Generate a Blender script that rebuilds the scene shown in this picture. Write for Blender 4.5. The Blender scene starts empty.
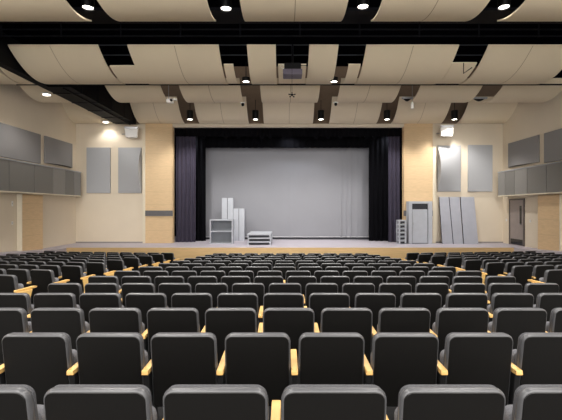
import bpy, bmesh, math, random
from mathutils import Vector, Matrix
random.seed(7)
scene = bpy.context.scene
COL = scene.collection
F = 390.0; VX = 285.0; HY = 208.5; CZ = 1.68      # focal length in px, vanishing point, camera height above the stage deck

def X(px, D): return (px - VX) * D / F
def Z(py, D): return CZ + (HY - py) * D / F

# ------------------------------------------------------------------ materials
def lin(c):
    return tuple(((v/255.0)/12.92 if v/255.0 <= 0.04045 else ((v/255.0+0.055)/1.055)**2.4) for v in c) + (1.0,)
def mat(name, rgb, rough=0.6, var=0.06, scale=6.0, bump=0.0, bscale=80.0, metal=0.0, emit=None, estr=0.0, stretch=None, spec=0.5):
    m = bpy.data.materials.new(name); m.use_nodes = True
    nt = m.node_tree; N = nt.nodes; L = nt.links
    p = N['Principled BSDF']
    p.inputs['Roughness'].default_value = rough
    p.inputs['Metallic'].default_value = metal
    p.inputs['Specular IOR Level'].default_value = spec
    tc = N.new('ShaderNodeTexCoord'); mp = N.new('ShaderNodeMapping')
    L.new(tc.outputs['Object'], mp.inputs['Vector'])
    if stretch: mp.inputs['Scale'].default_value = stretch
    nz = N.new('ShaderNodeTexNoise'); nz.inputs['Scale'].default_value = scale; nz.inputs['Detail'].default_value = 4
    L.new(mp.outputs[0], nz.inputs['Vector'])
    cr = N.new('ShaderNodeValToRGB')
    c = lin(rgb)
    cr.color_ramp.elements[0].position = 0.3; cr.color_ramp.elements[1].position = 0.7
    cr.color_ramp.elements[0].color = tuple(min(1, v*(1-var)) for v in c[:3]) + (1,)
    cr.color_ramp.elements[1].color = tuple(min(1, v*(1+var)) for v in c[:3]) + (1,)
    L.new(nz.outputs['Fac'], cr.inputs['Fac']); L.new(cr.outputs['Color'], p.inputs['Base Color'])
    if bump:
        n2 = N.new('ShaderNodeTexNoise'); n2.inputs['Scale'].default_value = bscale
        L.new(mp.outputs[0], n2.inputs['Vector'])
        b = N.new('ShaderNodeBump'); b.inputs['Strength'].default_value = bump; b.inputs['Distance'].default_value = 0.01
        L.new(n2.outputs['Fac'], b.inputs['Height']); L.new(b.outputs['Normal'], p.inputs['Normal'])
    if emit:
        p.inputs['Emission Color'].default_value = lin(emit); p.inputs['Emission Strength'].default_value = estr
    return m

def wood_panel_mat(name, rgb):
    """oak veneer with thin dark joint lines between the sheets"""
    m = mat(name, rgb, rough=0.5, var=0.07, scale=3.0, stretch=(1.2, 1.2, 9.0))
    nt = m.node_tree; N = nt.nodes; L = nt.links; p = N['Principled BSDF']
    tc = N.new('ShaderNodeTexCoord'); sx = N.new('ShaderNodeSeparateXYZ'); L.new(tc.outputs['Object'], sx.inputs[0])
    a = N.new('ShaderNodeMath'); a.operation = 'MODULO'; a.inputs[1].default_value = 0.62
    ad = N.new('ShaderNodeMath'); ad.operation = 'ADD'; ad.inputs[1].default_value = 20*0.62
    L.new(sx.outputs['Z'], ad.inputs[0]); L.new(ad.outputs[0], a.inputs[0])
    lt = N.new('ShaderNodeMath'); lt.operation = 'LESS_THAN'; lt.inputs[1].default_value = 0.012; L.new(a.outputs[0], lt.inputs[0])
    mx = N.new('ShaderNodeMix'); mx.data_type = 'RGBA'; mx.inputs['B'].default_value = tuple(v*0.8 for v in lin(rgb)[:3]) + (1,)
    src = p.inputs['Base Color'].links[0].from_socket
    L.new(lt.outputs[0], mx.inputs['Factor']); L.new(src, mx.inputs['A']); L.new(mx.outputs['Result'], p.inputs['Base Color'])
    return m

M = {}
M['cream'] = mat('cream_wall_paint', (222, 209, 188), 0.75, 0.02, 1.2, 0.08, 60)
M['cream_trim'] = mat('cream_trim_paint', (226, 216, 194), 0.6, 0.02)
M['oak'] = wood_panel_mat('oak_veneer', (218, 188, 146))
M['oak_face'] = mat('oak_stage_face', (228, 192, 138), 0.5, 0.06, 3, stretch=(0.6, 1, 8))
M['arm_oak'] = mat('arm_oak', (214, 172, 104), 0.42, 0.10, 14, stretch=(4, 0.5, 4))
M['end_oak'] = mat('end_panel_oak', (222, 182, 112), 0.45, 0.09, 10, stretch=(1, 1, .3))
M['cloud'] = mat('cloud_panel_beige', (226, 212, 186), 0.7, 0.02, 1.0)
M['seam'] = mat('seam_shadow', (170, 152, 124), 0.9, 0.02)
M['brown'] = mat('dark_brown_paint', (136, 116, 98), 0.9, 0.05, spec=.1)
M['black'] = mat('plenum_black', (3, 4, 8), 0.9, 0.2, 2.0, spec=0.02)
M['steel'] = mat('dark_steel', (9, 10, 16), 0.55, 0.15, 5, spec=0.1)
M['duct'] = mat('duct_black', (5, 6, 10), 0.6, 0.2, 3, spec=0.1)
M['deck'] = mat('stage_deck_lilac', (190, 184, 194), 0.55, 0.04, 2.5)
M['carpet'] = mat('dark_carpet', (26, 25, 26), 0.95, 0.25, 30, 0.3, 200)
M['shell'] = mat('seat_shell_black', (13, 12, 11), 0.45, 0.10, 40, 0.05, 300, spec=0.3)
M['rim'] = mat('seat_edge_highlight', (74, 74, 76), 0.36, 0.06, 60, 0.05, 300)  # lighter grey paints the highlight caught by the shell's edge
M['fabric'] = mat('seat_fabric_charcoal', (72, 72, 75), 0.95, 0.25, 160, 0.4, 400)
M['seatpad'] = mat('seat_pad_grey', (104, 104, 108), 0.95, 0.25, 160, 0.4, 400)
M['leg'] = mat('seat_leg_black', (20, 20, 21), 0.45, 0.1, 20)
M['acoustic'] = mat('acoustic_fabric_grey', (170, 171, 174), 0.95, 0.03, 60, 0.2, 200)
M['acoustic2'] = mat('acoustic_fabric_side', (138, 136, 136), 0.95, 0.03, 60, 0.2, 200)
M['mesh'] = mat('perforated_grey', (122, 120, 116), 0.7, 0.10, 120)
M['mesh2'] = mat('perforated_grey_light', (138, 136, 132), 0.7, 0.10, 120)
M['drape'] = mat('house_curtain_plum', (60, 55, 72), 0.9, 0.08, 12)
M['black_drape'] = mat('black_velour', (7, 7, 11), 0.95, 0.1, 12, spec=.1)
M['cyc'] = mat('grey_scrim', (142, 143, 149), 0.9, 0.03, 0.7)
M['pipewhite'] = mat('white_hem_pipe', (196, 196, 200), 0.5, 0.02)
M['grey_ply'] = mat('light_grey_painted_ply', (186, 190, 198), 0.6, 0.04, 4)
M['grey_ply_d'] = mat('mid_grey_painted_ply', (132, 136, 142), 0.65, 0.05, 4)
M['lean_grey'] = mat('lilac_grey_board', (166, 168, 178), 0.6, 0.05, 3)
M['dark_gap'] = mat('dark_recess', (58, 60, 66), 0.8, 0.08, 6)
M['white'] = mat('white_casing', (236, 234, 230), 0.4, 0.01)
M['door'] = mat('door_grey_brown', (150, 140, 136), 0.5, 0.05, 4)
M['door_frame'] = mat('door_frame_grey', (94, 86, 82), 0.5, 0.04)
M['glass_dark'] = mat('dark_glass', (34, 34, 38), 0.1, 0.02)
M['dull'] = mat('dull_pipe', (60, 62, 70), 0.5, 0.05, 10, spec=.2)
M['metal'] = mat('brushed_metal', (168, 168, 170), 0.3, 0.05, 10, metal=0.9)
M['band'] = mat('grey_wall_band', (96, 94, 96), 0.5, 0.05)
M['projfront'] = mat('projector_front', (92, 84, 98), 0.5, 0.05)
M['lens'] = mat('lamp_lens', (255, 250, 240), 0.3, 0.0, emit=(255, 248, 236), estr=8.0)
M['blackcan'] = mat('black_can', (7, 7, 8), 0.5, 0.05, spec=.2)
M['base'] = mat('grey_baseboard', (148, 142, 140), 0.6, 0.04)

# ------------------------------------------------------------------ mesh helpers
class MB:
    def __init__(s): s.v = []; s.f = []; s.mi = []
    def add(s, vs, fs, mi=0):
        o = len(s.v); s.v += [tuple(v) for v in vs]
        for f in fs: s.f.append([o+i for i in f]); s.mi.append(mi)
    def box(s, x0, x1, y0, y1, z0, z1, mi=0):
        v = [(x0,y0,z0),(x1,y0,z0),(x1,y1,z0),(x0,y1,z0),(x0,y0,z1),(x1,y0,z1),(x1,y1,z1),(x0,y1,z1)]
        s.add(v, [(0,3,2,1),(4,5,6,7),(0,1,5,4),(1,2,6,5),(2,3,7,6),(3,0,4,7)], mi)
    def hexa(s, b, t, mi=0):
        s.add(list(b)+list(t), [(0,3,2,1),(4,5,6,7),(0,1,5,4),(1,2,6,5),(2,3,7,6),(3,0,4,7)], mi)
    def loops(s, rings, mi=0, caps=True):
        n = len(rings[0]); vs = [v for r in rings for v in r]; fs = []
        for k in range(len(rings)-1):
            for i in range(n):
                j = (i+1) % n
                fs.append((k*n+i, k*n+j, (k+1)*n+j, (k+1)*n+i))
        if caps:
            fs.append(tuple(reversed(range(n)))); fs.append(tuple((len(rings)-1)*n+i for i in range(n)))
        s.add(vs, fs, mi)
    def tube(s, pts, r, n=8, mi=0):
        pts = [Vector(p) for p in pts]; rings = []
        for k, p in enumerate(pts):
            d = (pts[min(k+1, len(pts)-1)] - pts[max(k-1, 0)]).normalized()
            up = Vector((0,0,1)) if abs(d.z) < 0.9 else Vector((1,0,0))
            a = d.cross(up).normalized(); b = a.cross(d)
            rr = r[k] if isinstance(r, (list, tuple)) else r
            rings.append([p + a*rr*math.cos(2*math.pi*i/n) + b*rr*math.sin(2*math.pi*i/n) for i in range(n)])
        s.loops(rings, mi)
    def build(s, name, m, parent=None, bevel=0.0, smooth=False, loc=None):
        me = bpy.data.meshes.new(name); me.from_pydata(s.v, [], s.f)
        for mm in (m if isinstance(m, list) else [m]): me.materials.append(mm)
        for p, i in zip(me.polygons, s.mi): p.material_index = i
        bm = bmesh.new(); bm.from_mesh(me); bmesh.ops.recalc_face_normals(bm, faces=bm.faces)
        if bevel:
            bmesh.ops.bevel(bm, geom=[e for e in bm.edges if e.is_manifold and e.calc_face_angle(0) > 0.5], offset=bevel, segments=2, affect='EDGES', profile=0.6)
        bm.to_mesh(me); bm.free()
        if smooth:
            for p in me.polygons: p.use_smooth = True
            try: me.set_sharp_from_angle(angle=math.radians(42))
            except Exception: pass
        o = bpy.data.objects.new(name, me); COL.objects.link(o)
        if loc: o.location = loc
        if parent: o.parent = parent
        return o
def tag(o, label=None, cat=None, group=None, kind=None):
    if label: o['label'] = label
    if cat: o['category'] = cat
    if group: o['group'] = group
    if kind: o['kind'] = kind
    return o
def empty(name, loc, label=None, cat=None, group=None, rz=0.0):
    o = bpy.data.objects.new(name, None); COL.objects.link(o); o.location = loc; o.rotation_euler = (0, 0, rz)
    o.empty_display_size = 0.1
    return tag(o, label, cat, group)
def struct(o): o['kind'] = 'structure'; return o
def sbox(name, m, *b, bevel=0.0):
    q = MB(); q.box(*b); return struct(q.build(name, m, bevel=bevel))
ORD = ['first','second','third','fourth','fifth','sixth','seventh','eighth','ninth','tenth','eleventh','twelfth','thirteenth','fourteenth','fifteenth']

# ------------------------------------------------------------------ room dimensions
XL, XR, DS = -10.18, 10.62, 19.0
PX0, PX1 = X(173, DS), X(403.5, DS)
PTOP = Z(127, DS)
ZB = 6.65       # beige wall ends here, black plenum above
ZT = 8.6
REAR = -4.0
DF = 16.8
def floor_z(D): return 0.013 - 0.0638*(min(max(D, -2.0), 14.6) - 1.78)

# floor (gently raked)
q = MB()
xs = [XL-0.2, XR+0.2]; ys = [REAR] + [-2 + i*1.0 for i in range(1, 17)] + [14.6, DF+0.1]
vs = [(x, y, floor_z(y)) for y in ys for x in xs]; n = len(ys)
vs2 = [(x, y, z-0.15) for x, y, z in vs]
fs = [(2*i, 2*i+1, 2*i+3, 2*i+2) for i in range(n-1)]
q.add(vs + vs2, fs + [tuple(2*n+k for k in reversed(f)) for f in fs] + [(2*i, 2*i+2, 2*n+2*i+2, 2*n+2*i) for i in range(n-1)] + [(2*i+3, 2*i+1, 2*n+2*i+1, 2*n+2*i+3) for i in range(n-1)] + [(1, 0, 2*n, 2*n+1), (2*n-2, 2*n-1, 4*n-1, 4*n-2)])
struct(q.build('floor', M['carpet']))
# side walls: beige part and black plenum part above
sbox('wall_left', M['cream'], XL-0.2, XL, REAR, DS+0.2, -1.2, ZB)
sbox('wall_right', M['cream'], XR, XR+0.2, REAR, DS+0.2, -1.2, ZB)
sbox('wall_upper_left', M['black'], XL-0.2, XL, REAR, DS+0.2, ZB, ZT)
sbox('wall_upper_right', M['black'], XR, XR+0.2, REAR, DS+0.2, ZB, ZT)
sbox('ceiling', M['black'], XL-0.2, XR+0.2, REAR, 24.0, ZT, ZT+0.2)
# stage wall around the proscenium opening
q = MB(); q.box(XL, PX0, DS, DS+0.2, -1.2, CZ+4.13); struct(q.build('wall_stage_left', M['cream']))
q = MB(); q.box(PX1, XR, DS, DS+0.2, -1.2, CZ+4.13); struct(q.build('wall_stage_right', M['cream']))
q = MB(); q.box(PX0, PX1, DS, DS+0.2, PTOP, CZ+4.13); struct(q.build('wall_stage_header', M['cream']))
sbox('wall_upper_stage', M['brown'], XL-0.2, XR+0.2, DS, DS+0.2, CZ+4.13, ZT)
# stage house
sbox('wall_stage_back', M['black'], XL-0.2, XR+0.2, 23.5, 23.7, -1.2, ZT)
sbox('wall_stage_house_left', M['black'], XL-0.2, XL, DS+0.2, 23.5, -1.2, ZT)
sbox('wall_stage_house_right', M['black'], XR, XR+0.2, DS+0.2, 23.5, -1.2, ZT)
# stage deck and oak face
sbox('floor_stage', M['deck'], XL, XR, DF, 23.5, -0.12, 0.0)
sbox('trim_stage_face', M['oak_face'], XL+0.75, XR-0.75, DF-0.03, DF+0.02, -1.0, -0.005)
# side walkways along the walls, rising away from the stage
for nm, xa, xb in (('floor_walkway_left', XL, XL+0.78), ('floor_walkway_right', XR-0.78, XR)):
    q = MB()
    def wz(D): return 0.0 if D > 16 else 0.058*(16-D)
    P = [DF, 16.0, 14.0, 12.0, 9.0]
    top = [(x, y, wz(y)) for y in P for x in (xa, xb)]; bot = [(x, y, -1.1) for y in P for x in (xa, xb)]
    k = len(P); fs = []
    for i in range(k-1):
        fs += [(2*i, 2*i+1, 2*i+3, 2*i+2), (2*k+2*i, 2*k+2*i+2, 2*k+2*i+3, 2*k+2*i+1), (2*i, 2*i+2, 2*k+2*i+2, 2*k+2*i), (2*i+1, 2*k+2*i+1, 2*k+2*i+3, 2*i+3)]
    fs += [(0, 2*k, 2*k+1, 1), (2*k-2, 2*k-1, 4*k-1, 4*k-2)]
    q.add(top+bot, fs); struct(q.build(nm, M['deck']))
# baseboards on the stage wall
WL0, WL1 = X(146, DS), PX0
WR0, WR1 = PX1, X(432, DS)
sbox('baseboard_stage_left', M['base'], XL, WL0-0.06, DS-0.02, DS, 0.0, 0.065)
sbox('baseboard_stage_right', M['base'], WR1+0.14, XR, DS-0.02, DS, 0.0, 0.065)
# oak panels flanking the opening, with cream edge trims and a grey band
OT = CZ+4.12
sbox('trim_1', M['oak'], WL0, WL1-0.02, DS-0.10, DS, 0.0, OT, bevel=0.004)
sbox('trim_2', M['oak'], WR0+0.02, WR1, DS-0.10, DS, 0.0, OT, bevel=0.004)
sbox('trim_3', M['cream_trim'], WL0-0.12, WL0, DS-0.12, DS, 0.0, Z(147, DS), bevel=0.004)
sbox('trim_4', M['cream_trim'], WR1, WR1+0.14, DS-0.12, DS, 0.0, Z(147, DS), bevel=0.004)
sbox('trim_5', M['oak'], WL1-0.05, WL1+0.01, DS-0.12, DS+0.2, 0.0, PTOP, bevel=0.004)
sbox('trim_6', M['oak'], WR0-0.01, WR0+0.05, DS-0.12, DS+0.2, 0.0, PTOP, bevel=0.004)
sbox('trim_7', M['band'], WL0+0.01, WL1+0.02, DS-0.14, DS-0.09, Z(216, DS), Z(210.5, DS), bevel=0.004)
sbox('trim_8', M['band'], WR0-0.02, WR1-0.01, DS-0.14, DS-0.09, Z(216, DS), Z(210.5, DS), bevel=0.004)

# oak pilasters on the side walls
def pilaster(nm, xa, xb, lab):
    t = empty(nm, ((xa+xb)/2, 15.25, 0), lab, 'pillar')
    q = MB(); q.box(xa, xb, 14.82, 16.08, -0.1, Z(195, 15.2)+0.02); q.build('oak_facing', M['oak'], t, 0.006, loc=None).matrix_parent_inverse = Matrix.Translation(-t.location)
    q = MB(); q.box(xa, xb, 14.79, 14.819, -0.1, Z(195, 15.2)+0.02)
    q.build('edge_strip', M['cream_trim'], t).matrix_parent_inverse = Matrix.Translation(-t.location)
pilaster('pilaster', XL+.01, XL+0.20, 'oak-faced pilaster on the left wall under the grey mesh bulkhead')
pilaster('pilaster', XR-0.20, XR-.01, 'oak-faced pilaster on the right wall beside the grey door')

# grey mesh bulkheads along both side walls
def bulkhead(side, lab):
    if side < 0: xa, xb = XL, X(80.7, 18.5)
    else: xa, xb = X(498.3, 18.5), XR
    z0, z1 = CZ+0.575, CZ+1.73
    t = empty('mesh_bulkhead', ((xa+xb)/2, 14.0, z0), lab, 'bulkhead')
    inv = Matrix.Translation(-t.location)
    xi = xb if side < 0 else xa
    cuts = [9.0, 10.6, 12.2, 13.7, 15.1, 16.3, 17.2, 17.95, 18.5]
    q = MB(); q.box(xa + (0.0 if side < 0 else .05), xb - (.05 if side < 0 else 0.0), 9.0, 18.48, z0+.03, z1-.03)
    q.build('box_body', M['mesh'], t).matrix_parent_inverse = inv
    for i in range(len(cuts)-1):
        q = MB(); x0, x1 = (xi-.045, xi) if side < 0 else (xi, xi+.045)
        q.box(x0, x1, cuts[i]+.012, cuts[i+1]-.012, z0+.035, z1-.035)
        q.build('screen_panel', M['mesh2'] if i in (5, 7) else M['mesh'], t, 0.006).matrix_parent_inverse = inv
    q = MB(); x0, x1 = (xi-.06, xi+.025) if side < 0 else (xi-.025, xi+.06)
    q.box(x0, x1, 9.0, 18.53, z0-.01, z0+.035); q.build('lower_rail', M['cream_trim'], t, 0.004).matrix_parent_inverse = inv
    q = MB(); q.box(x0, x1, 9.0, 18.53, z1-.035, z1+.005); q.build('upper_rail', M['acoustic'], t, 0.004).matrix_parent_inverse = inv
    q = MB(); q.box(min(xi, xa if side < 0 else xb), max(xi, xa if side < 0 else xb), 18.48, 18.52, z0, z1); q.build('end_cap', M['mesh2'], t, 0.004).matrix_parent_inverse = inv
bulkhead(-1, 'long grey perforated bulkhead projecting from the left wall above the oak pilaster')
bulkhead(1, 'long grey perforated bulkhead projecting from the right wall above the grey door')

# ------------------------------------------------------------------ acoustic panels
def relief_panel(name, origin, ux, uz, un, w, h, depthf, m, label, nu=16, nv=16):
    """panel with a shaped front: origin = lower corner on the wall, ux along, uz up, un out of the wall"""
    t = empty(name, origin, label, 'acoustic panel', 'grey acoustic wall panels')
    q = MB(); O = Vector(origin); ux, uz, un = Vector(ux), Vector(uz), Vector(un)
    idx = lambda i, j: j*(nu+1)+i
    front = [ux*(w*i/nu) + uz*(h*j/nv) + un*depthf(i/nu, j/nv) for j in range(nv+1) for i in range(nu+1)]
    back = [ux*(w*i/nu) + uz*(h*j/nv) + un*0.012 for j in range(nv+1) for i in range(nu+1)]
    K = len(front); fs = []
    for j in range(nv):
        for i in range(nu):
            a, b, c, d = idx(i,j), idx(i+1,j), idx(i+1,j+1), idx(i,j+1)
            fs.append((a,b,c,d)); fs.append((K+a, K+d, K+c, K+b))
    for i in range(nu):
        fs.append((idx(i,0), K+idx(i,0), K+idx(i+1,0), idx(i+1,0))); fs.append((idx(i,nv), idx(i+1,nv), K+idx(i+1,nv), K+idx(i,nv)))
    for j in range(nv):
        fs.append((idx(0,j), idx(0,j+1), K+idx(0,j+1), K+idx(0,j))); fs.append((idx(nu,j), K+idx(nu,j), K+idx(nu,j+1), idx(nu,j+1)))
    q.add(front+back, fs); q.build('fabric_face', m, t, smooth=True)
    q = MB(); q.add([ux*(w*a)+uz*(h*b)+un*c for c in (-0.0, 0.014) for a, b in ((.06,.06),(.94,.06),(.94,.94),(.06,.94))], [(0,3,2,1),(4,5,6,7),(0,1,5,4),(1,2,6,5),(2,3,7,6),(3,0,4,7)])
    q.build('mounting_back', M['grey_ply_d'], t)
def sp(px0, px1, py0, py1, fn, label):
    x0, x1, z0, z1 = X(px0, DS-.1), X(px1, DS-.1), Z(py1, DS-.1), Z(py0, DS-.1)
    relief_panel('acoustic_panel', (x0, DS, z0), (1,0,0), (0,0,1), (0,-1,0), x1-x0, z1-z0, fn, M['acoustic'], label)
flat = lambda u, v: 0.10
sp(86.5, 110, 147.5, 193, flat, 'flat tall grey acoustic panel on the stage wall, nearest the left corner')
sp(118, 141, 147.5, 193, lambda u, v: 0.08 + 0.38*u*math.sin(math.pi*v), 'tall grey acoustic panel with bowed edge, beside the left oak panelling')
sp(438, 461, 145.5, 191.5, lambda u, v: 0.08 + 0.38*(1-u)*math.sin(math.pi*v), 'tall grey acoustic panel with bowed edge, under the right white speaker')
sp(468.5, 492.5, 145, 191.5, flat, 'flat tall grey acoustic panel on the stage wall, nearest the right corner')
def side_panel(side, D0, D1, z0, z1, fn, label):
    x = XL if side < 0 else XR
    relief_panel('acoustic_panel', (x, D0, z0), (0,1,0), (0,0,1), (-side,0,0), D1-D0, z1-z0, fn, M['acoustic2'], label)
zp0, zp1 = CZ+1.93, CZ+3.07
bow = lambda u, v: 0.07 + 0.24*math.sin(math.pi*u)*(1-v)**1.3
side_panel(-1, 11.6, 16.1, zp0-.08, zp1-.02, lambda u, v: 0.10, 'flat wide grey acoustic panel on the left wall, further from the stage')
side_panel(-1, 16.45, 18.55, zp0, zp1, bow, 'grey acoustic panel with bowed lower edge on the left wall near the stage')
side_panel(1, 16.25, 18.45, zp0, zp1, bow, 'grey acoustic panel with bowed lower edge on the right wall above the door')
side_panel(1, 11.6, 15.85, zp0-.08, zp1-.02, lambda u, v: 0.10, 'flat wide grey acoustic panel on the right wall, further from the stage')

# ------------------------------------------------------------------ ceiling clouds
def cloud(x0, x1, D0, D1, zf, label, seams=(), group=None):
    q = MB(); nseg = 18; th = 0.035
    xs = [x0]; mids = []
    for s in seams: xs += [s-0.009, s+0.009]
    xs.append(x1)
    ys = [D0+(D1-D0)*k/nseg for k in range(nseg+1)]
    nx = len(xs); vs = [(x, y, CZ+zf(y)) for y in ys for x in xs]; K = len(vs)
    vs += [(x, y, z+th) for x, y, z in vs]
    id_ = lambda i, k: k*nx+i
    for i in range(nx-1):
        pass
    o = len(q.v); q.v += vs
    def face(f, mi): q.f.append([o+a for a in f]); q.mi.append(mi)
    for k in range(nseg):
        for i in range(nx-1):
            a, b, c, d = id_(i,k), id_(i+1,k), id_(i+1,k+1), id_(i,k+1)
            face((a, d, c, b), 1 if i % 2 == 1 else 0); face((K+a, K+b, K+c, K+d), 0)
        for i in (0, nx-1):
            face((id_(i,k), id_(i,k+1), K+id_(i,k+1), K+id_(i,k)), 0)
    for i in range(nx-1):
        for k in (0, nseg): face((id_(i,k), id_(i+1,k), K+id_(i+1,k), K+id_(i,k)), 0)
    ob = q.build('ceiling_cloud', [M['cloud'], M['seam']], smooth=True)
    ob['kind'] = 'thing'
    return tag(ob, label, 'ceiling panel', group)
z1f = lambda y: 3.96 + 0.33*(y-7.9)**2
z2f = lambda y: 4.0 + 0.30*(y-12.3)**2
z3f = lambda y: 4.05 + 0.30*(y-14.7)**2
z4f = lambda y: 4.12 + 0.45*(y-18.95)**2
r1 = [(-10.0,-4.24,(-6.1,)), (-3.62,-1.51,()), (-.87,1.22,(.2,)), (1.88,3.95,(2.95,)), (4.65,10.4,(6.6,))]
for i, (a, b, s) in enumerate(r1):
    cloud(a, b, 6.4, 8.55, z1f, 'curved beige ceiling cloud, %s from left in the row nearest the camera' % ORD[i], s, 'clouds in the nearest row')
r2 = [(-7.77,-5.24,(-6.6,)), (-4.42,-1.86,(-3.1,)), (-1.07,-.26,()), (.68,1.50,()), (2.28,4.88,(3.6,)), (5.70,8.25,(6.95,))]
for i, (a, b, s) in enumerate(r2):
    cloud(a, b, 10.93, 12.8, z2f, 'curved beige ceiling cloud, %s full-length one from left in second ceiling row' % ORD[i], s, 'clouds in the second row')
r2i = [(-5.165,-4.425,11.5), (-1.80,-1.52,11.45), (-.20,.625,11.45), (1.87,2.22,11.45), (4.89,5.61,11.4)]
nn = ['before the first black lighting slot from the left', 'beside the downlight left of the projector', 'directly behind the hanging projector', 'beside the downlight right of the projector', 'behind the triangular hanging bracket']
for i, (a, b, d) in enumerate(r2i):
    cloud(a, b, d, 12.56, z2f, 'short beige infill cloud ' + nn[i], (), 'short infill clouds')
cloud(-8.47, -8.11, 11.4, 12.8, z2f, 'narrow beige ceiling strip left of the black duct, second row')
cloud(-9.7, -8.55, 11.4, 12.8, z2f, 'beige ceiling strip against the left wall, second row')
r3 = [(-6.35,-4.40,()), (-3.74,-1.58,(-2.7,)), (-.88,1.24,(.2,)), (1.94,4.09,(3.0,)), (4.78,6.97,()), (7.68,9.9,())]
for i, (a, b, s) in enumerate(r3):
    cloud(a, b, 13.5, 15.13, z3f, 'curved beige ceiling cloud, %s from left in third row towards the stage' % ORD[i], s, 'clouds in the third row')
cloud(-9.35, -8.11, 13.5, 15.13, z3f, 'beige ceiling strip with a recessed light against the left wall, third row')
r4 = [(-7.05,-4.87,(-6.0,)), (-4.14,-1.75,(-2.95,)), (-1.02,1.34,(.2,)), (2.12,4.42,(3.3,)), (5.15,7.55,(6.4,)), (8.33,XR-.02,())]
for i, (a, b, s) in enumerate(r4):
    cloud(a, b, 17.55, 18.93, z4f, 'curved beige ceiling cloud, %s from left in the row against the stage wall' % ORD[i], s, 'clouds in the row at the stage')
cloud(XL+.02, -8.11, 17.55, 18.93, z4f, 'beige ceiling strip with a recessed light in the left corner above the stage')

# black duct running to the stage along the left
t = empty('ceiling_duct', (-7.6, 16, CZ+4.02), 'long black duct running to the stage wall along the left of the ceiling', 'duct')
q = MB(); q.box(-8.08, -7.1, 12.9, 18.6, CZ+4.02, CZ+4.9); q.build('duct_body', M['duct'], t).matrix_parent_inverse = Matrix.Translation(-t.location)
q = MB(); q.box(-8.08, -7.82, 8.6, 12.9, CZ+4.02, CZ+4.9); q.build('side_plenum', M['duct'], t).matrix_parent_inverse = Matrix.Translation(-t.location)
for yy in (13.6, 14.8, 16.0, 17.2, 18.3):
    q = MB(); q.box(-8.10, -7.08, yy, yy+.05, CZ+4.0, CZ+4.92); q.build('flange', M['steel'], t).matrix_parent_inverse = Matrix.Translation(-t.location)
q = MB(); q.tube([(-7.35, 12.95, CZ+3.99), (-7.35, 18.5, CZ+3.99)], 0.03); q.build('conduit', M['steel'], t).matrix_parent_inverse = Matrix.Translation(-t.location)
# catwalk inside the dark gap
t = empty('catwalk', (0, 10.2, CZ+4.85), 'dark steel catwalk crossing the black gap between ceiling rows', 'catwalk')
inv = Matrix.Translation(-t.location)
q = MB(); q.box(-7.78, 10.3, 9.75, 10.45, CZ+4.95, CZ+5.03); q.build('walkway_deck', M['steel'], t).matrix_parent_inverse = inv
for z in (4.62, 4.80):
    q = MB(); q.tube([(-7.78, 10.45, CZ+z), (10.3, 10.45, CZ+z)], 0.022); q.build('rail', M['steel'], t).matrix_parent_inverse = inv
for i in range(12):
    xx = -7.6 + i*1.6; q = MB(); q.tube([(xx, 10.45, CZ+4.60), (xx, 10.45, CZ+5.0)], 0.02); q.build('post', M['steel'], t).matrix_parent_inverse = inv
for i, (d, z) in enumerate(((11.62, 4.87), (11.62, 4.57))):
    q = MB(); q.tube([(-9.9, d, CZ+z), (10.4, d, CZ+z)], 0.014)
    tag(q.build('ceiling_pipe', M['dull']), ['thin metal pipe crossing the top of the black lighting slots', 'thin metal pipe crossing the middle of the black lighting slots'][i], 'pipe')
q = MB(); q.tube([(-8.95, 13.0, Z(84.6, 13.0)), (10.5, 13.0, Z(84.6, 13.0))], 0.028)
tag(q.build('lighting_pipe', M['blackcan']), 'long thin black pipe spanning the hall below the second ceiling row', 'pipe')

# ------------------------------------------------------------------ downlights
def add_spot(loc, power, size, target=(0,0,-1), blend=0.6, rad=0.08, parent=None, col=(1.0, 0.96, 0.91)):
    l = bpy.data.lights.new('spot', 'SPOT'); l.energy = power; l.spot_size = math.radians(size); l.spot_blend = blend
    l.shadow_soft_size = rad; l.color = col
    o = bpy.data.objects.new('spot_lamp', l); COL.objects.link(o); o.location = loc
    o.rotation_euler = Vector(target).to_track_quat('-Z', 'Y').to_euler()
    if parent: o.parent = parent; o.location = Vector(loc) - parent.location
    return o
def ring(r, z, n=20, rx=0, ry=0): return [(r*math.cos(2*math.pi*i/n)+rx, r*math.sin(2*math.pi*i/n)+ry, z) for i in range(n)]
def downlight(x, D, z, r, h, label, power=120, size=110, group='round ceiling downlights', flush=False):
    t = empty('ceiling_downlight', (x, D, z), label, 'downlight', group)
    q = MB(); q.loops([ring(r*1.0, -.005), ring(r*1.03, -.035), ring(r*1.12, -.035), ring(r*1.2, .015), ring(r*1.2, h), ring(r*.6, h+.02)]); q.build('housing', M['white'] if flush else M['blackcan'], t, smooth=True)
    q = MB(); q.loops([ring(r*.95, -.012), ring(r*1.0, -.004), ring(r*1.0, .004)]); q.build('lamp_lens', M['lens'], t)
    if not flush:
        q = MB(); q.tube([(0,0,h), (0,0,h+.5)], .012); q.build('stem', M['blackcan'], t)
    add_spot((x, D, z-(.1 if flush or h > .3 else .34)), power, size, parent=t)
for i, (px, py) in enumerate(((88,6.5),(226,7.5),(363,5.5),(504,6))):
    D = 8.1; downlight(X(px,D), D, Z(py,D), .105, .16, 'bright round downlight, %s from left in the gaps of the nearest ceiling row' % ORD[i], 300, 125)
for i, px in enumerate((246, 334)):
    D = 12.25; downlight(X(px,D), D, Z(81,D), .105, .10, 'bright round downlight in the slot %s of the projector' % ('left', 'right')[i], 240, 120)
for i, px in enumerate((190, 255.5, 321, 387, 454.5)):
    D = 17.9; downlight(X(px,D), D, Z(119,D), .125, .38, 'black cylinder downlight, %s from left above the stage front' % ORD[i], 150, 125, 'black cylinder downlights above the stage')
downlight(-8.62, 14.1, CZ+4.135, .13, .03, 'recessed round light in the ceiling strip by the left wall', 60, 130, flush=True)
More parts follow.
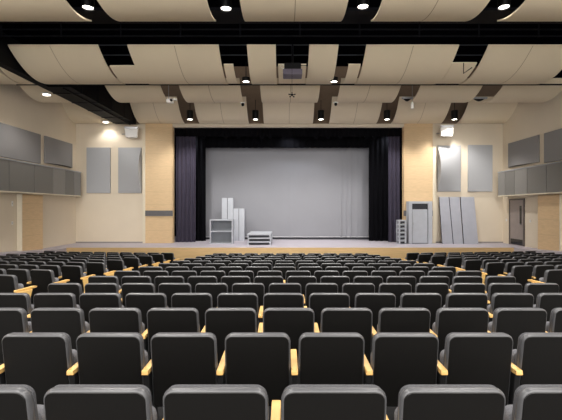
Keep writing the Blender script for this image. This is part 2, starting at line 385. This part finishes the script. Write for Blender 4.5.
downlight(-8.55, 18.6, CZ+4.14, .13, .03, 'recessed round light in the ceiling strip beside the left stage corner', 22, 130, flush=True)

# ------------------------------------------------------------------ hanging equipment
t = empty('projector', (X(292.5,11.3), 11.25, Z(66,11.3)), 'black projector hanging in the central ceiling opening', 'projector')
q = MB(); q.box(-.24,.24,-.18,.2,-.16,.02); q.build('upper_casing', M['blackcan'], t, 0.02)
q = MB(); q.box(-.275,.275,-.2,.22,-.33,-.16); q.build('lower_casing', M['projfront'], t, 0.03)
q = MB(); q.tube([(0,0,.0),(0,0,.6)], .03); q.build('mounting_pole', M['steel'], t)
q = MB(); q.tube([(-.24,0,-.1),(-.32,0,-.07),(-.35,0,-.02),(-.30,0,.03),(-.24,0,.0)], .01); q.build('cable', M['white'], t, smooth=True)
q = MB(); q.tube([(.24,0,0.0),(.42,0,0.0),(.44,0,.12)], .014); q.build('bracket', M['steel'], t)
t = empty('hanging_microphone', (X(292,11.0), 11.0, Z(95,11.0)), 'small black star-shaped microphone cluster on a thin cable', 'microphone')
q = MB(); q.tube([(0,0,0),(0,0,1.05)], .005, 6); q.build('cable', M['blackcan'], t)
for a in range(5):
    an = 2*math.pi*a/5+.3; q = MB(); q.tube([(0,0,.03),(.05*math.cos(an),.02*math.sin(an),.0+.05*math.sin(an)),(.1*math.cos(an),.05*math.sin(an),-.0+.08*math.sin(an))], [.008,.012,.02], 8); q.build('capsule', M['blackcan'], t, smooth=True)
q = MB(); q.loops([ring(.0,-.03,10),ring(.025,-.01,10),ring(.025,.03,10),ring(.0,.05,10)]); q.build('hub', M['blackcan'], t, smooth=True)
D = 13.3
t = empty('hanging_camera', (X(171.5,D), D, Z(101,D)), 'small white camera on a rod below the left ceiling gap', 'camera')
q = MB(); q.box(-.16,.06,-.08,.08,-.07,.06); q.build('casing', M['white'], t, .015)
q = MB(); q.box(.04,.18,-.05,.05,.02,.07); q.build('mounting_arm', M['white'], t, .008)
q = MB(); q.tube([(.02,-.14,-.0),(.02,-.07,-.0)], .04); q.build('camera_lens', M['blackcan'], t)
q = MB(); q.tube([(-.1,0,.05),(-.1,0,.62)], .01); q.build('rod', M['metal'], t)
t = empty('pendant_sensor', (X(412.3,D), D, Z(109,D)), 'small white cylinder hanging on a rod below the right ceiling gap', 'sensor')
q = MB(); q.loops([ring(.02,0),ring(.055,.01),ring(.055,.17),ring(.035,.21),ring(.015,.24)]); q.build('body', M['white'], t, smooth=True)
q = MB(); q.tube([(0,0,.2),(0,0,.85)], .008); q.build('rod', M['metal'], t)
D = 14.85
for i, (px, py) in enumerate(((242.8,105), (335.8,104.6))):
    t = empty('dome_camera', (X(px,D), D, Z(py,D)), 'tiny black dome camera at the ceiling edge %s' % ['left of the hanging microphone','right of the hanging microphone'][i], 'camera', 'tiny dome cameras')
    q = MB(); q.box(-.09,.09,-.05,.05,.06,.1); q.build('mounting_plate', M['white'], t, .005)
    q = MB(); q.loops([ring(.01,-.05,12),ring(.04,-.035,12),ring(.055,.0,12),ring(.05,.06,12)]); q.build('dome', M['blackcan'], t, smooth=True)
for i, (p0, p1, py) in enumerate(((402,412.5,98.5), (471.5,487,98.5))):
    t = empty('cable_tray', (X(p0,D), D, Z(py,D)), ['short grey tray closing the ceiling gap above the white pendant sensor','grey tray closing the ceiling gap nearest the right wall'][i], 'tray', 'grey ceiling trays')
    w = X(p1,D)-X(p0,D)
    q = MB(); q.box(0,w,-.04,.04,-.02,.05); q.build('tray_rail', M['acoustic'], t, .005)
    q = MB(); q.loops([[(w*(.15+.7*k/8), y, -.02-.085*math.sin(math.pi*k/8)) for k in range(9)] for y in (-.03,.03)]); q.build('dark_box', M['blackcan'], t)
D = 11.2
q = MB(); q.tube([(X(463.6,D),D,Z(63,D)),(X(463.6,D),D,Z(73.5,D)),(X(472,D),D,Z(67.5,D))], .014)
tag(q.build('hanging_bracket', M['blackcan']), 'thin black triangular bracket below the right lighting slot', 'bracket')

# white wall speakers on the stage wall
def speaker(px0, px1, py0, py1, D, label, rz):
    x0, x1, z0, z1 = X(px0,D), X(px1,D), Z(py1,D), Z(py0,D); w = (x1-x0)/2; h = z1-z0
    t = empty('wall_speaker', ((x0+x1)/2, D, z0), label, 'speaker', 'white speakers above the stage sides', rz)
    q = MB(); q.hexa([(-w*.86,0.03,0),(w*.86,0.03,0),(w*.7,.32,0),(-w*.7,.32,0)], [(-w,-.03,h),(w,-.03,h),(w*.8,.34,h),(-w*.8,.34,h)]); q.build('cabinet', M['white'], t, .02)
    q = MB(); q.hexa([(-w*.8,.018,.04),(w*.8,.018,.04),(w*.8,.04,.04),(-w*.8,.04,.04)], [(-w*.92,-.034,h*.74),(w*.92,-.034,h*.74),(w*.92,0,h*.74),(-w*.92,0,h*.74)]); q.build('grille', M['white'], t, .004)
    q = MB(); q.hexa([(-w*.95,-.045,h*.78),(w*.95,-.045,h*.78),(w*.95,.0,h*.78),(-w*.95,.0,h*.78)], [(-w*.98,-.05,h*.96),(w*.98,-.05,h*.96),(w*.98,0,h*.96),(-w*.98,0,h*.96)]); q.build('top_strip', M['metal'], t, .004)
    q = MB(); q.tube([(0,.3,h*.5),(0,.62,h*.5)], .04); q.build('wall_bracket', M['metal'], t)
    q = MB(); q.tube([(-w*1.0,.1,h*.3),(-w*1.45,.12,h*.3)], .022); q.build('side_knob', M['metal'], t)
speaker(124.5, 137.8, 126.5, 137, 18.4, 'white speaker under the black duct, left of the stage', .1)
speaker(440.5, 453.5, 125, 136, 18.4, 'brightly lit white speaker right of the stage', -.1)

# small wall devices
def device(side, py, D, label, h=.12):
    x = XL if side < 0 else XR
    t = empty('wall_switch', (x, D, Z(py, D)), label, 'switch', 'small wall devices')
    s = -side
    q = MB(); q.box(min(0, s*.012), max(0, s*.012), -.045, .045, -h/2, h/2); q.build('face_plate', M['white'], t, .003)
    q = MB(); q.box(min(s*.012, s*.02), max(s*.012, s*.02), -.012, .012, -.025, .025); q.build('rocker', M['acoustic'], t, .002)
device(-1, 203.6, 14.55, 'upper small white device on the left wall beside the oak pilaster', .2)
device(-1, 223, 14.55, 'lower small white switch on the left wall beside the oak pilaster')
device(1, 221, 16.88, 'small white switch on the right wall between door and oak pilaster')
device(1, 220, 18.7, 'small white switch between the door and the right stage corner')

# door in the right wall
dz = 2.06
D0, D1 = 17.33, 18.35
q = MB(); x = XR
q.box(x-.05, x+.01, D0-.07, D0, 0, dz+.07); q.box(x-.05, x+.01, D1, D1+.07, 0, dz+.07); q.box(x-.05, x+.01, D0, D1, dz, dz+.07)
fr = struct(q.build('door_1', M['door_frame'], bevel=.004))
q = MB(); q.box(x-.03, x-.0, D0, D1, 0.01, dz); q.build('door_leaf', M['door'], fr, .003)
q = MB(); q.box(x-.036, x-.03, D0+.12, D0+.27, .95, 1.8); q.build('vision_panel', M['glass_dark'], fr)
q = MB(); q.tube([(x-.03, D0+.1, .98), (x-.09, D0+.1, .98), (x-.09, D0+.24, .98)], .012); q.build('door_handle', M['metal'], fr, smooth=True)
q = MB(); q.box(x-.037, x-.03, D0+.05, D1-.05, .03, .28); q.build('kick_plate', M['glass_dark'], fr)

# ------------------------------------------------------------------ curtains, scrim, battens
def curtain(name, xa, xb, D, z0, z1, m, label, cat='curtain', pl=.16, amp=.07, group=None, seed=1, flare=0.0):
    rnd = random.Random(seed); w = xb-xa; n = max(24, int(w/pl*12)); rows = 14
    ph = [rnd.uniform(-.6,.6) for _ in range(40)]
    def off(u, v):
        s = u*w/pl
        return amp*(.65+.35*math.sin(s*.7+ph[3]))*math.sin(2*math.pi*s + .5*math.sin(s*.9+ph[1]) + .25*v*ph[2]) * (.55+.45*(1-v))
    q = MB(); vs = []
    for j in range(rows+1):
        v = j/rows
        for i in range(n+1):
            u = i/n; vs.append((xa+u*w, D+off(u, v), z0+(z1-z0)*v))
    K = len(vs); vs += [(a, b+.012, c) for a, b, c in vs]
    fs = []
    for j in range(rows):
        for i in range(n):
            a = j*(n+1)+i; fs.append((a, a+1, a+n+2, a+n+1)); fs.append((K+a, K+a+n+1, K+a+n+2, K+a+1))
        a = j*(n+1); fs.append((a, a+n+1, K+a+n+1, K+a)); a += n; fs.append((a, K+a, K+a+n+1, a+n+1))
    for i in range(n):
        fs.append((i, K+i, K+i+1, i+1)); a = rows*(n+1)+i; fs.append((a, a+1, K+a+1, K+a))
    q.add(vs, fs)
    return tag(q.build(name, m, smooth=True), label, cat, group)
curtain('stage_curtain', PX0+.02, X(196, 19.5), 19.45, .01, PTOP+.1, M['drape'], 'plum grey pleated curtain at the left edge of the stage opening', group='plum house curtains', seed=2, pl=.2, amp=.09)
curtain('stage_curtain', X(388, 19.5), PX1-.02, 19.45, .01, PTOP+.1, M['drape'], 'plum grey pleated curtain at the right edge of the stage opening', group='plum house curtains', seed=5, pl=.2, amp=.09)
curtain('stage_valance', PX0+.02, PX1-.02, 19.28, Z(136.5,19.3), PTOP+.12, M['black_drape'], 'dark pleated valance along the top of the stage opening', 'valance', pl=.22, amp=.035, seed=8)
curtain('masking_leg', X(192,20.1)-.1, X(206,20.2), 20.1, .01, PTOP+.4, M['black_drape'], 'black masking drape behind the left plum curtain', group='black masking drapes', seed=11, pl=.24)
curtain('masking_leg', X(368.5,20.2), X(392,20.1)+.1, 20.1, .01, PTOP+.4, M['black_drape'], 'black masking drape behind the right plum curtain', group='black masking drapes', seed=12, pl=.24)
curtain('border_curtain', X(190,20.2), X(395,20.2), 20.35, Z(148,20.4), PTOP+.5, M['black_drape'], 'black horizontal border drape above the grey scrim', 'drape', seed=13, pl=.3, amp=.04)
# grey scrim with a few soft vertical creases
q = MB(); x0, x1, DC = X(200,21.1), X(374,21.1), 21.1
n = 180; rows = 10; vs = []
def crease(xx):
    s = 0.012*math.sin(xx*1.3)
    for c, a, wd in ((X(341,DC),.045,.05),(X(346,DC),.04,.045),(X(350.5,DC),.05,.05),(X(357,DC),.035,.06),(X(225,DC),.01,.1),(X(290,DC),.01,.08)):
        s += a*math.exp(-((xx-c)/wd)**2)
    return s
for j in range(rows+1):
    v = j/rows
    for i in range(n+1):
        xx = x0+(x1-x0)*i/n; vs.append((xx, DC-crease(xx)*(1-.75*v), Z(236.8,DC)+(PTOP+.4-Z(236.8,DC))*v))
K = len(vs); vs += [(a,b+.01,c) for a,b,c in vs]; fs = []
for j in range(rows):
    for i in range(n):
        a = j*(n+1)+i; fs.append((a,a+1,a+n+2,a+n+1)); fs.append((K+a,K+a+n+1,K+a+n+2,K+a+1))
for i in range(n): fs.append((i,K+i,K+i+1,i+1))
t = empty('stage_scrim', ((x0+x1)/2, DC, 0), 'wide plain grey scrim hanging across the back of the stage', 'screen')
inv = Matrix.Translation(-t.location)
q.add(vs, fs); q.build('scrim_cloth', M['cyc'], t, smooth=True).matrix_parent_inverse = inv
q = MB(); q.tube([(x0, DC, Z(236.9,DC)), (x1, DC, Z(236.9,DC))], .022); q.build('hem_pipe', M['pipewhite'], t).matrix_parent_inverse = inv
q = MB(); q.box(x0, x1, DC+.03, DC+.04, .02, Z(236.9,DC)); q.build('lower_hem', M['dark_gap'], t).matrix_parent_inverse = inv
# lighting batten with fixtures
zb = Z(137, 19.85)
q = MB(); q.tube([(X(196,19.85),19.85,zb+.29),(X(388,19.85),19.85,zb+.29)], .03)
tag(q.build('lighting_batten', M['steel']), 'dark horizontal lighting batten behind the stage valance', 'batten')
def fixture(x, label):
    t = empty('hanging_stage_light', (x, 19.85, zb+.25), label, 'stage light', 'dim stage lights on the batten')
    q = MB(); q.tube([(0,0,0),(0,0,-.14)], .02); q.build('clamp', M['steel'], t)
    q = MB(); q.tube([(0,.12,-.22),(0,.0,-.2),(0,-.12,-.26),(0,-.16,-.28)], [.05,.08,.09,.1], 12); q.build('lamp_can', M['steel'], t, smooth=True)
    q = MB(); q.tube([(-.1,0,-.22),(-.1,0,-.1),(.1,0,-.1),(.1,0,-.22)], .01, 6); q.build('yoke', M['steel'], t)
for i, px in enumerate((204, 226, 239, 262, 270, 284, 316, 328, 340, 366, 374)):
    fixture(X(px,19.85), 'dim dark stage light on the batten behind the valance, %s from left' % ORD[i])

# ------------------------------------------------------------------ things on the stage
def rel(t): return Matrix.Translation(-t.location)
# open two-level riser standing on its side
D = 18.45; x0, x1 = X(209.6,D), X(232.8,D); h = 1.16
t = empty('open_shelf_box', ((x0+x1)/2, D, 0), 'light grey open box with a middle shelf on the left side of the stage', 'shelf box')
w = (x1-x0)/2
for nm, b, mm in (('side_panel',(-w,-w+.06,0,.55,0,h),'grey_ply'),('side_panel',(w-.06,w,0,.55,0,h),'grey_ply'),('top_panel',(-w+.06,w-.06,0,.55,h-.06,h),'grey_ply'),
                  ('bottom_panel',(-w+.06,w-.06,0,.55,0.0,.05),'grey_ply'),('shelf',(-w+.06,w-.06,.0,.5,h*.49,h*.49+.05),'grey_ply'),('back_panel',(-w+.06,w-.06,.50,.53,.05,h-.06),'grey_ply_d')):
    q = MB(); q.box(*b); q.build(nm, M[mm], t, .004)
# two tall grey boxes behind it
def tall_box(px0, px1, ytop, label, D=20.25):
    x0, x1 = X(px0,D), X(px1,D); w = (x1-x0)/2; h = Z(ytop,D)
    t = empty('tall_grey_box', ((x0+x1)/2, D, 0), label, 'box', 'tall boxes standing before the scrim')
    q = MB(); q.box(-w,-.012,0,.3,0,h); q.build('box_half', M['grey_ply'], t, .006)
    q = MB(); q.box(.012,w,0,.3,0,h); q.build('box_half', M['grey_ply'], t, .006)
    q = MB(); q.box(-.012,.012,.03,.28,0,h-.01); q.build('center_seam', M['dark_gap'], t)
tall_box(221.8, 233, 198, 'tallest light grey narrow box standing behind the open shelf box')
tall_box(233.3, 244.3, 208.5, 'shorter light grey narrow box right of the tallest box', 20.3)
# stack of stage platforms
def platform(loc, w, d, hh, label, group, sk=0.0, name='stage_platform', cat='platform'):
    t = empty(name, loc, label, cat, group, sk)
    q = MB(); q.box(-w,w,0,d,hh-.06,hh); q.build('deck_board', M['grey_ply'], t, .006)
    q = MB(); q.box(-w+.06,w-.06,.06,d-.04,0.03,hh-.062); q.build('underframe', M['dark_gap'], t)
    for sx in (-1,1):
        for sy in (.0, d-.07):
            q = MB(); a = sx*w; q.box(min(a,a-sx*.07), max(a,a-sx*.07), sy, sy+.07, 0, hh-.06); q.build('leg', M['grey_ply'], t, .004)
xc = (X(247.3,17.95)+X(271,17.95))/2; w = (X(271,17.95)-X(247.3,17.95))/2
for k, nm in enumerate(('bottom','middle','top')):
    platform((xc+[0,.01,-.01][k], 17.95+[0,.02,0][k], .17*k), w, 2.1, .168, 'low light grey platform, %s one of the three stacked on the stage centre' % nm, 'three stacked platforms')
for k in range(6):
    platform((X(401.7,18.5), 18.35, .19*k), (X(405.6,18.5)-X(398,18.5))/2, .45, .188, 'small grey riser, %s from the floor in the tall stack by the right curtain' % ORD[k], 'tall stack of small risers')
# booth-like unit with frame and dark top recess
D = 18.45; x0, x1 = X(408.8,D), X(432.5,D); w = (x1-x0)/2; h = Z(201.3,D)
t = empty('grey_cabinet', ((x0+x1)/2, D, 0), 'tall light grey cabinet with dark recess above its door, by the oak panel', 'cabinet')
for nm, b, mm in (('side_stile',(-w,-w+.16,0,.4,0,h),'grey_ply'),('side_stile',(w-.2,w,0,.4,0,h),'grey_ply'),('top_rail',(-w+.16,w-.2,0,.4,h-.11,h),'grey_ply'),
                  ('recess_back',(-w+.16,w-.2,.12,.16,h-.36,h-.11),'dark_gap'),('door_back',(-w+.16,w-.2,.06,.10,.03,h-.36),'dark_gap'),('door',(-w+.185,w-.225,.02,.06,.05,h-.38),'grey_ply'),('bottom_rail',(-w+.16,w-.2,.0,.4,0,.03),'grey_ply_d')):
    q = MB(); q.box(*b); o = q.build(nm, M[mm], t, .005)
    if nm == 'door':
        q = MB(); q.tube([(-w+.21,.03,.9),(-w+.21,.0,.9),(-w+.21,.0,1.02),(-w+.21,.03,1.02)], .01); q.build('handle', M['metal'], o)
# leaning panels
def leaning(bx0, bx1, tx0, tx1, label, Db=18.50, Dt=18.93, mm='lean_grey', ztop=2.24, th=.045):
    b0, b1, t0, t1 = X(bx0,Db), X(bx1,Db), X(tx0,Dt-.05), X(tx1,Dt-.05)
    t = empty('leaning_panel', ((b0+b1)/2, Db, 0), label, 'panel', 'panels leaning on the stage wall'); c = (b0+b1)/2
    dd = Dt-Db
    q = MB(); q.hexa([(b0-c,0,0),(b1-c,0,0),(b1-c,th,0),(b0-c,th,0)], [(t0-c,dd-th,ztop),(t1-c,dd-th,ztop),(t1-c,dd,ztop),(t0-c,dd,ztop)]); q.build('panel_board', M[mm], t, .005)
    # thin dark strip along the left edge
    q = MB(); q.hexa([(b0-c-.012,-.004,0),(b0-c,-.004,0),(b0-c,th,0),(b0-c-.012,th,0)], [(t0-c-.012,dd-th-.004,ztop),(t0-c,dd-th-.004,ztop),(t0-c,dd,ztop),(t0-c-.012,dd,ztop)]); q.build('dark_strip', M['dark_gap'], t)
leaning(442.4, 453.0, 439.3, 448.8, 'leftmost grey board of the three leaning on the right stage wall')
leaning(453.6, 463.2, 449.4, 459.6, 'middle grey board of the three leaning on the right stage wall', Db=18.48)
leaning(464.0, 478.3, 460.5, 474.2, 'widest grey board, rightmost of the three leaning on the stage wall', Db=18.42)

# ------------------------------------------------------------------ auditorium seats
def rrect(a0, a1, z0, z1, r0, r1, inset, y, shear, bow=0.0):
    """closed outline in x-z: half-width a0 at the bottom, a1 at the top; corner radii r0 bottom, r1 top"""
    pts = []
    z0 += inset; z1 -= inset; r1 = max(r1-inset, .004); r0 = max(r0-inset, .004); a0 -= inset; a1 -= inset
    def corner(cx, cz, r, s, e, n=6):
        for k in range(n+1):
            an = s+(e-s)*k/n; pts.append((cx+r*math.cos(an), cz+r*math.sin(an)))
    P = math.pi
    corner(a0-r0, z0+r0, r0, -P/2, 0); corner(a1-r1, z1-r1, r1, 0, P/2)
    pts2 = pts[:]; pts += [(-x, z) for x, z in reversed(pts2)]
    return [(x, y+shear*(ZREF-z)+bow*(1-(x/a0)**2), z) for x, z in pts]
ZREF = 0.85
def slab(levels, a0, a1, z0, z1, r0, r1, shear, bow=0.0):
    q = MB(); q.loops([rrect(a0, a1, z0, z1, r0, r1, i, y, shear, bow) for y, i in levels]); return q
PITCH = 0.545
HW = 0.2465
proto = empty('auditorium_seat', (0,0,0))
slab([(-0.001,.06),(0.0,.035),(.0,.016),(.004,.0125),(.018,.012)], HW, HW-.004, .30, .85, .03, .058, .15, -.004).build('backrest_shell', M['shell'], proto, smooth=True)
slab([(.016,.03),(.004,.0125),(.005,.010),(.010,.005),(.020,.001),(.034,0),(.042,.004)], HW, HW-.004, .30, .85, .03, .058, .15, -.004).build('highlight_rim', M['rim'], proto, smooth=True)  # chamfered rim, its highlight put into the grey colour
slab([(.040,.006),(.044,.003),(.064,.003),(.074,.008),(.080,.02),(.083,.06)], HW-.001, HW-.007, .33, .851, .03, .058, .15, -.004).build('back_cushion', M['fabric'], proto, smooth=True)
slab([(.17,.05),(.175,.015),(.19,.0),(.25,.0),(.265,.015),(.27,.05)], .222, .215, .36, .67, .05, .05, -.12).build('seat_cushion', M['seatpad'], proto, smooth=True)
def arm_mesh(x):
    q = MB(); w = .025
    prof = [(-.005,.574),(.0,.604),(.10,.608),(.36,.614),(.40,.608),(.42,.594),(.40,.576),(.0,.570)]
    q.loops([[(x-w, y, z) for y, z in prof], [(x+w, y, z) for y, z in prof]]); return q
def leg_mesh(x):
    q = MB(); w = .02
    prof = [(.0,-.02),(.02,.05),(.06,.30),(.02,.572),(.26,.574),(.20,.30),(.26,.05),(.30,-.035)]
    q.loops([[(x-w, y, z) for y, z in prof], [(x+w, y, z) for y, z in prof]]); return q
def end_mesh(x):
    q = MB(); w = .012
    prof = [(.06,.12),(.05,.35),(.0,.571),(.30,.573),(.23,.35),(.24,.12)]
    q.loops([[(x-w, y, z) for y, z in prof], [(x+w, y, z) for y, z in prof]]); return q
armL = arm_mesh(-PITCH/2).build('armrest', M['arm_oak'], proto, .006)
legL = leg_mesh(-PITCH/2).build('support_leg', M['leg'], proto, .003)
armR = arm_mesh(PITCH/2).build('armrest', M['arm_oak'], None, .006)
legR = leg_mesh(PITCH/2).build('support_leg', M['leg'], None, .003)
endR = end_mesh(PITCH/2+.033).build('end_panel', M['end_oak'], None, .004)
endL = end_mesh(-PITCH/2-.033).build('end_panel', M['end_oak'], None, .004)
spare = [armR, legR, endR, endL]
protos = list(proto.children)
first = [True]
def place_seat(x, D, rz, sx, label, group, right_arm=False, end=None):
    if first[0]:
        r = proto; first[0] = False
    else:
        r = bpy.data.objects.new('auditorium_seat', None); r.empty_display_size = .1; COL.objects.link(r)
        for c in protos:
            d = c.copy(); COL.objects.link(d); d.parent = r
    r.location = (x, D, floor_z(D)+(0 if D > 2 else -.012)+(.016 if rz else 0)); r.rotation_euler = (0,0,rz); r.scale = (sx,1,1)
    tag(r, label, 'seat', group)
    extra = ([armR, legR] if right_arm else []) + ([endR] if end == 'R' else []) + ([endL] if end == 'L' else [])
    for c in extra:
        d = c.copy(); COL.objects.link(d); d.parent = r
# centre block: first centre px, last centre px, pitch px, last seat has its right arm
rows = [(-27, 576, 6), (-42.5, 557, 9), (-4, 581.5, 11), (6, 561, 13), (63, 544, 14), (102, 502, 13), (126.5, 470, 13), (150, 444.5, 12),
        (168.3, 424.7, 12), (181, 408, 12), (192.7, 393.3, 11), (203.3, 383, 11), (211.8, 373.3, 11), (219.5, 361.8, 10)]
for n, (c0, c1, cnt) in enumerate(rows):
    D = 1.78 + .92*n
    for i in range(cnt):
        if n == 1 and i == 0: continue
        c = c0 + (c1-c0)*i/(cnt-1)
        sx = (X(c1,D)-X(c0,D))/(cnt-1)/PITCH
        k = i if n != 1 else i-1
        place_seat(X(c,D), D, 0, sx, 'black auditorium seat, %s from left in the centre block\'s %s row from the camera' % (ORD[k], ORD[n]),
                   'centre block seats, %s row' % ORD[n], right_arm=(i == cnt-1))
ANG = math.radians(12)
for side in (-1, 1):
    nm = 'left' if side < 0 else 'right'
    start = 5 if side < 0 else 6
    for n in range(start, 14):
        D = 1.78 + .92*n
        xa = (-4.39 + .068*(D-6.4)) if side < 0 else (4.87 - .095*(D-7.3))
        i = 0
        while True:
            s = (i+.5)*PITCH + .03
            x = xa + side*s*math.cos(ANG); y = D + s*math.sin(ANG)
            if (side < 0 and x < XL+1.05) or (side > 0 and x > XR-1.05): break
            edge = VX + F*(x - side*.25)/y
            if edge < 1 or edge > 561: break
            if i == 0:
                lab = 'black aisle-end seat with oak end panel in the %s block\'s %s row from the camera' % (nm, ORD[n-start])
            else:
                lab = 'black auditorium seat, %s from the aisle in the %s block\'s %s row from camera' % (ORD[i], nm, ORD[n-start])
            place_seat(x, y, -ANG if side < 0 else ANG, 1.0, lab, '%s block seats, %s row' % (nm, ORD[n-start]),
                       right_arm=(side < 0 and i == 0) or False, end=('R' if side < 0 else 'L') if i == 0 else None)
            i += 1
for o in spare: bpy.data.objects.remove(o)

# ------------------------------------------------------------------ house lights further back, added fill spots, world, camera
for x in (-7.0, -2.4, 2.8, 7.4):
    for D, p in ((4.2, 230), (0.2, 230), (-2.8, 230)):
        add_spot((x, D, CZ+4.0), p, 130, rad=.15)
for x in (-7.3, -2.6, 0.4, 3.1, 8.2):   # added fill spots without fixtures below the black pipe, aimed at the stage
    add_spot((x, 12.93, CZ+3.90), 230, 58, target=(0, 1, -.48), rad=.15, blend=.9)
for x in (-5.0, 0.2, 5.4):           # added spots without fixtures, washing the stage
    add_spot((x, 19.7, PTOP-.15), 40, 120, target=(0,.35,-1), rad=.2, col=(.93,.96,1.0))
w = bpy.data.worlds.new('world'); scene.world = w; w.use_nodes = True
bg = w.node_tree.nodes['Background']; bg.inputs[0].default_value = (1.0, .97, .93, 1); bg.inputs[1].default_value = 1.8  # added soft fill, entering through the hall's open rear
cam = bpy.data.cameras.new('camera'); co = bpy.data.objects.new('camera', cam); COL.objects.link(co)
co.location = (0, 0, CZ); co.rotation_euler = (math.radians(90), 0, 0)
cam.sensor_width = 36; cam.sensor_fit = 'HORIZONTAL'; cam.lens = 36*F/562
cam.shift_x = -4/562; cam.shift_y = -1.5/562
cam.clip_start = .05; cam.clip_end = 100
scene.camera = co
scene.view_settings.view_transform = 'Standard'
scene.view_settings.look = 'None'
scene.view_settings.exposure = 1.3
